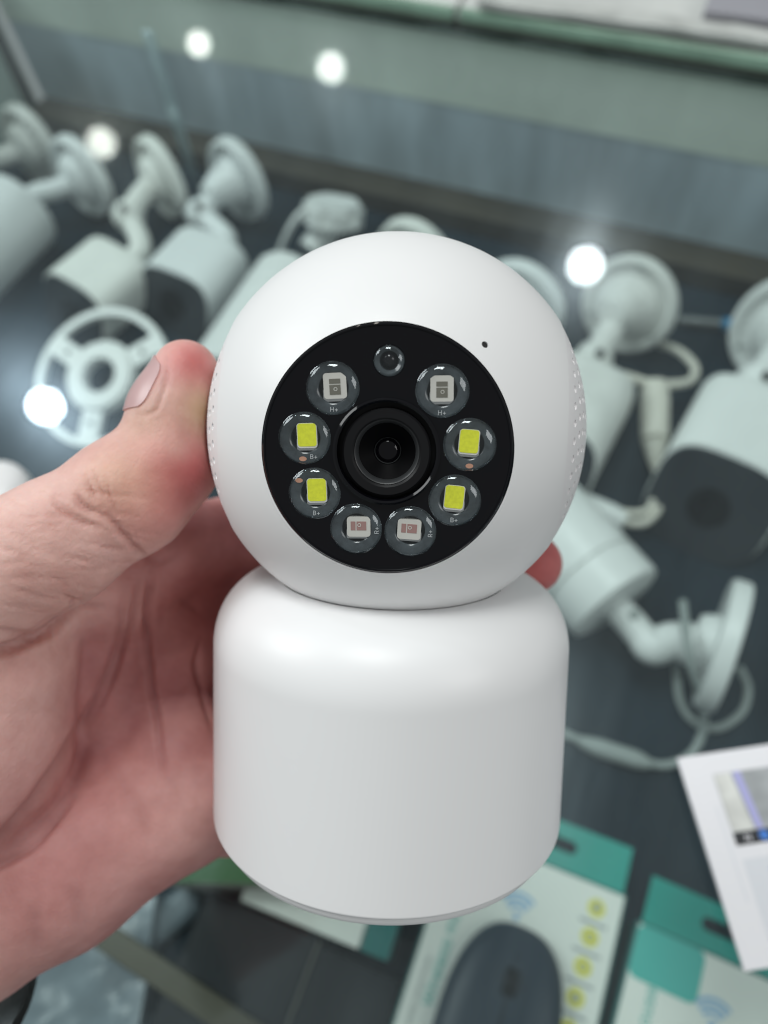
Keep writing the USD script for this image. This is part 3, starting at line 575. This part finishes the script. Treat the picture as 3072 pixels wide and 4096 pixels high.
# round cap at the left border, on the glass
t = thing('round_cap', 'smooth round white cap on the glass, cut off by the left border', 'cap', (-.2564, .0873, GZ + .0061))
obj('shell', lathe([(0, 0), (.0165, 0), (.0170, .002)] + [(.0165*math.cos(a), .006 + .008*math.sin(a)) for a in np.linspace(0, np.pi/2, 18)], 64), 'white_satin', t)
t = thing('cream_connector', 'small cream plastic connector beside the dome camera', 'connector', (-.337, .174, 0), 30)
obj('plug', rbox(.010, .007, .007, .0015), 'cable_cream', t); obj('lead', tube([(-.005, 0, .003), (-.014, -.002, .003), (-.02, -.006, .002)], .0016), 'cable_cream', t)
# flat ring
t = thing('mounting_ring', 'flat round white mounting ring with centre hole and spokes behind the thumb', 'mounting ring', (-.366, .243, .001), 0)
Pt = lambda r: Point(0, 0).buffer(r, quad_segs=24)
sp = [affinity.rotate(sbox(.015, -.0078, .050, .0078), a, origin=(0, 0)) for a in (48, 165, 282)]
ringp = Pt(.054).difference(Pt(.0482))
for s_ in sp: ringp = ringp.union(s_)
ringp = ringp.union(Pt(.0275)).difference(Pt(.0125))
for a in (48, 165, 282): ringp = ringp.difference(affinity.rotate(Point(.036, 0).buffer(.0025), a, origin=(0, 0)))
TR = rot([1, 0, 0], 20); obj('plate', move(extr(ringp, .005), (0, 0, .0187), TR), 'cam_white', t)
obj('hub_step', move(lathe([(.0125, .005), (.0262, .005), (.0255, .0085), (.0135, .0085), (.0125, .005)], 48), (0, 0, .0187), TR), 'cam_white', t)
# cables
def world(px, py, z=0.0):
    """point at height z on the shelf that was read off the photograph"""
    v = M @ np.array([(px - 384)/768, (512 - py)/768, -1.]); return EYE + v*(z - EYE[2])/v[2]
def cable(name, label, pts, r, m, cat='cable'):
    P = np.array([world(*p) for p in pts]); o = P.mean(0); o[2] = 0
    t = thing(name, label, cat, o); obj('sheath', tube(P - o, r, 14), m, t); return t, o
t, o = cable('coiled_cable', 'cream cable looped in front of the conical mount right of the ball', [(560, 362, .03), (590, 368, .034), (625, 376, .03), (655, 384, .026), (688, 382, .022), (695, 368, .018), (680, 352, .014), (660, 344, .01)], .0030, 'cable_cream')
t = thing('cable_connector', 'white tapered cable connector hanging below the cream loop', 'connector', world(655, 390, .01)); o = world(655, 390, .01)
obj('housing', tube([world(655, 384, .024) - o, world(655, 400, .022) - o, world(655, 440, .018) - o], [.0085, .0095, .0090], 20), 'cable_cream', t); obj('tip', tube([world(655, 440, .018) - o, world(655, 456, .014) - o, world(655, 471, .01) - o], [.0085, .0055, .002], 18), 'cable_cream', t)
cable('grey_cable', 'grey cable arching over the arm of the side lying camera with a thick joint', [(683, 602, .048), (686, 630, .054), (691, 665, .05), (702, 700, .03), (703, 730, .012), (690, 755, .006), (665, 765, .005), (640, 760, .006), (600, 748, .006), (570, 736, .006), (552, 728, .006)], .0023, 'cable_grey')
t = thing('cable_joint', 'thick grey moulded joint on the grey cable beside the held base', 'cable joint', world(620, 754, .006)); o = world(620, 754, .006)
obj('sleeve', tube([world(580, 741, .007) - o, world(600, 748, .007) - o, world(635, 759, .007) - o, world(650, 764, .007) - o], [.0032, .0052, .0050, .003], 16), 'cable_grey', t)
cable('grey_cable', 'grey cable loop curling round the foot of the edge standing mount', [(676, 660, .012), (680, 700, .008), (695, 722, .006), (718, 728, .006), (742, 712, .008), (748, 688, .012), (740, 668, .02)], .0022, 'cable_grey')
t, o = cable('pigtail_cable', 'pair of cream pigtail leads curling from a plug above the side lying camera', [(605, 512, .02), (625, 522, .018), (643, 523, .016), (655, 514, .014), (660, 505, .012)], .0026, 'cable_cream')
obj('second_lead', tube(np.array([world(*p) for p in [(600, 506, .02), (622, 512, .02), (640, 513, .018), (650, 508, .016), (653, 500, .014)]]) - o, .0024, 14), 'cable_cream', t)
obj('plug', tube(np.array([world(577, 500, .016), world(590, 506, .018), world(612, 516, .018), world(624, 523, .018)]) - o, [.0065, .0072, .0076, .006], 16), 'cam_white', t)
a, b = world(678, 320, .006), world(722, 324, .006)
t = thing('spring_lead', 'ribbed metal lead with a bright blue cap lying by the wooden ledge', 'lead', (a + b)/2)
k = np.linspace(0, 1, 260); dirn = (b - a); pr_ = np.cross(dirn, [0, 0, 1]); pr_ /= np.linalg.norm(pr_)
helix = (a - b)/2 + k[:, None]*dirn + .0030*(np.cos(k*2*np.pi*13)[:, None]*pr_ + np.sin(k*2*np.pi*13)[:, None]*np.array([0, 0, 1]))
obj('coil', tube(helix, .0011, 8, 0), 'spring_metal', t); obj('blue_cap', tube([(b - a)/2, (b - a)/2 + .005*dirn/np.linalg.norm(dirn), (b - a)/2 + .010*dirn/np.linalg.norm(dirn)], [.0045, .0048, .004], 16), 'cap_blue', t)
t = thing('spare_cable', 'thin white lead standing up behind the notched mount', 'cable', world(288, 232, 0)); o = world(288, 232, 0)
obj('sheath', tube(np.array([world(280, 250, .01), world(290, 228, .03), world(300, 214, .04), world(312, 205, .045)]) - o, .0025, 12), 'cam_white', t)

# ------------------------------------------------------------------ mouse packages
def flat(t, name, poly, z, m, h=.0003): return obj(name, extr(poly, h, z), m, t, False)
def wifi(t, x, y, z):
    for k, r in enumerate((.0028, .0055, .0082, .0109)):
        p = Point(0, 0).buffer(r).difference(Point(0, 0).buffer(max(r - .0017, 0))) if k else Point(0, 0).buffer(.0016)
        wedge = Polygon([(0, -.0012), (-.012, .0115), (-.006, .02), (.006, .02), (.012, .0115)]) if k else sbox(-.01, -.01, .01, .01)
        p = affinity.translate(affinity.rotate(p.intersection(wedge), 8, origin=(0, 0)), x, y)
        for g in getattr(p, 'geoms', [p]): flat(t, 'wifi_arc', g, z, 'wifi_blue')
def mouse_pack(label, loc, rz=0):
    """package 87 x 150 mm; origin at its top right front corner, on the shelf"""
    Wd, Ln, Ht = .087, .150, .030
    t = thing('mouse_package', label, 'package', loc, rz, 'packs of wireless mice')
    obj('carton', rbox(Wd, Ln, Ht, .0008, (-Wd/2, -Ln/2, 0)), 'teal_dark', t)
    flat(t, 'front_card', sbox(-Wd + .0012, -Ln + .001, -.0012, -.0012), Ht, 'card_white', .0006); z = Ht + .0006
    tab = sbox(-Wd + .002, 0, -.002, .0215)
    hole = Point(-Wd/2 - .013, .011).buffer(.003).union(Point(-Wd/2 + .013, .011).buffer(.003)).union(sbox(-Wd/2 - .013, .008, -Wd/2 + .013, .014)).union(Point(-Wd/2, .0135).buffer(.0052))
    obj('hang_tab', extr(tab.difference(hole), .0008, Ht - .0010), 'teal', t)
    flat(t, 'fold_panel', affinity.translate(rrect(.031, .023, .004), -Wd + .0165, -.0125), z, 'teal_print')
    wifi(t, -Wd + .040, -.028, z)
    for k, (dy, ic) in enumerate(((.0108, 'spade'), (.0238, 'ring'), (.0368, 'ring'), (.0498, 'drop'), (.0628, 'ring'))):
        flat(t, 'yellow_badge', affinity.translate(Point(0, 0).buffer(.0041), -.0125, -dy), z, 'yellow_print')
        gl = Point(0, 0).buffer(.0017) if ic != 'ring' else Point(0, 0).buffer(.0019).difference(Point(0, 0).buffer(.0013))
        if ic == 'spade': gl = gl.union(Polygon([(-.0015, .0005), (0, .0032), (.0015, .0005)]))
        flat(t, 'badge_mark', affinity.translate(gl, -.0125, -dy), z + .0003, 'text_grey')
        flat(t, 'caption', sbox(-.019, -dy - .0076, -.006, -dy - .0062), z, 'text_grey')
    m = meshkit.text_mesh('Wireless mouse', .0052, .0003); m = move(m, R=rot([0, 0, 1], 90)); m.apply_translation((-Wd + .0150, -.078, z)); obj('title', m, 'teal_print', t, False)
    m = meshkit.text_mesh('High-quality optical mouse', .0021, .0003); m = move(m, R=rot([0, 0, 1], 90)); m.apply_translation((-Wd + .0078, -.096, z)); obj('subtitle', m, 'text_grey', t, False)
    # the mouse in its window
    mc = np.array([-.0425, -.080, z]); a = np.linspace(0, 2*np.pi, 48, endpoint=False); rings = []
    for s_, zz in ((1, 0), (1.0, .004), (.985, .008), (.93, .013), (.82, .017), (.62, .0205), (.35, .0225), (.1, .023)):
        c, s2 = np.cos(a), np.sin(a); rings.append(np.stack([mc[0] + .0275*s_*np.sign(c)*np.abs(c)**.78, mc[1] + .049*s_*np.sign(s2)*np.abs(s2)**.82, np.full(48, mc[2] + zz*.62)], 1))
    mo = obj('mouse_shell', loft(rings), 'mouse_navy', t, 50)
    obj('button_split', tube([(mc[0], mc[1] + .047, z + .005), (mc[0], mc[1] + .04, z + .0098), (mc[0], mc[1] + .025, z + .0128), (mc[0], mc[1] + .006, z + .0141)], .0006, 8), 'mouse_line', mo)
    obj('scroll_wheel', move(lathe([(0, -.003), (.006, -.003), (.0065, -.002), (.0065, .002), (.006, .003), (0, .003)], 28), (mc[0], mc[1] + .025, z + .0105), rot([0, 1, 0], 90)), 'mouse_line', mo)
    return t
mouse_pack('teal and white wireless mouse pack directly below the held camera, hang tab half hidden', (.0715, .0565, 0), 2)
mouse_pack('teal and white wireless mouse pack at the lower right, partly under the leaflet', (.1655, .0485, 0), 0)

# ------------------------------------------------------------------ leaflet on the glass
PL = GZ + .0061
t = thing('leaflet', 'white printed leaflet lying on the glass at the right border', 'leaflet', (.0545, .0900, PL), 31)
sheet = trimesh.creation.box((.095, .067, .0012)).subdivide().subdivide().subdivide().subdivide(); sheet.apply_translation((.0475, -.0335, .0008))
obj('sheet', rbox(.095, .067, .0014, .0003, (.0475, -.0335, .0002)), 'paper', t); z = .0016
q = lambda x0, y0, x1, y1: sbox(x0, -y1, x1, -y0)
flat(t, 'printed_photo', q(.0105, .0075, .075, .0270), z, 'ink_grey', .0001); flat(t, 'photo_highlight', Polygon([(.0107, -.0077), (.0165, -.0077), (.0185, -.0268), (.0107, -.0268)]), z + .0001, 'ink_pale', .0001)
flat(t, 'violet_stripe', Polygon([(.0172, -.0077), (.0200, -.0077), (.0214, -.0268), (.0190, -.0268)]), z + .0002, 'ink_violet', .0001)
flat(t, 'black_bar', q(.0105, .0270, .075, .0312), z, 'ink_black', .0001); flat(t, 'blue_button', affinity.translate(Point(0, 0).buffer(.0017), .0208, -.0290), z + .0001, 'ink_blue', .0001)
flat(t, 'grey_panel', q(.0108, .0355, .075, .061), z, 'paper_shade', .0001); flat(t, 'round_icon', affinity.translate(Point(0, 0).buffer(.0017).difference(Point(0, 0).buffer(.0010)), .0205, -.0400), z + .0001, 'ink_blue', .0001)
m = meshkit.text_mesh('N', .0022, .0001); m.apply_translation((.0140, -.0302, z + .0001)); obj('bar_mark', m, 'paper', t, False)
for k in range(7): flat(t, 'text_line', q(.0185 + .0 * k, .0435 + .0022*k, .0200 + rng.uniform(.008, .02), .0441 + .0022*k), z + .0001, 'text_grey', .0001)
flat(t, 'margin_line', q(.0078, .0180, .0083, .0480), z, 'paper_shade', .0001)

# ------------------------------------------------------------------ odds and ends at the lower left
t = thing('adapter_box', 'white topped box with teal end beside the mouse pack, under the held base', 'box', (-.070, .000, 0), 4)
obj('carton', rbox(.062, .036, .038, .001), 'card_white', t); obj('teal_end', rbox(.014, .0365, .0375, .001, (.0385, 0, 0)), 'teal_dark', t)
t = thing('black_box', 'flat black carton in front of the white topped box, left one of two', 'box', (-.088, -.052, 0), 2); obj('carton', rbox(.060, .062, .026, .001), 'box_dark', t); obj('edge_band', cbox(.0012, .060, .022, (.0307, 0, .002)), 'box_grey', t)
t = thing('black_box', 'flat black carton in front of the white topped box, next to the mouse pack', 'box', (-.0345, -.052, 0), 2); obj('carton', rbox(.042, .062, .024, .001), 'box_dark', t)
t = thing('green_box', 'green box with grey side peeping out between hand and held base', 'box', (-.108, .0116, .001), 22); obj('carton', rbox(.080, .055, .060, .001), 'box_grey', t); flat(t, 'green_lid', sbox(-.0392, -.0267, .0392, .0267), .060, 'green_print', .0006)
t = thing('reflection_pouch', 'crinkled silvery pouch added for a pale reflection at the lower left corner', 'pouch', (-.168, -.088, 0), 24)  # pale film set where the glass top mirrors a bright patch
mp = trimesh.creation.box((.085, .075, .016)).subdivide().subdivide().subdivide().subdivide().subdivide(); mp.apply_translation((0, 0, .012)); mp.vertices[:, 2] += .012*(meshkit.fbm(mp.vertices*55, 4, 9) - .4)*(mp.vertices[:, 2] > .01); obj('film', mp, 'pouch', t, True)
t = thing('olive_strip', 'olive brown flat strip lying slantwise under the glass at the bottom', 'strip', (-.107, -.0645, .0265), -4); obj('strip', rbox(.11, .012, .004, .001), 'olive', t)
t = thing('grey_sachet', 'small grey sachet beside the black boxes under the wrist', 'sachet', (-.138, -.044, 0), 60); ms = rbox(.040, .018, .012, .005); obj('film', ms, 'pouch', t)
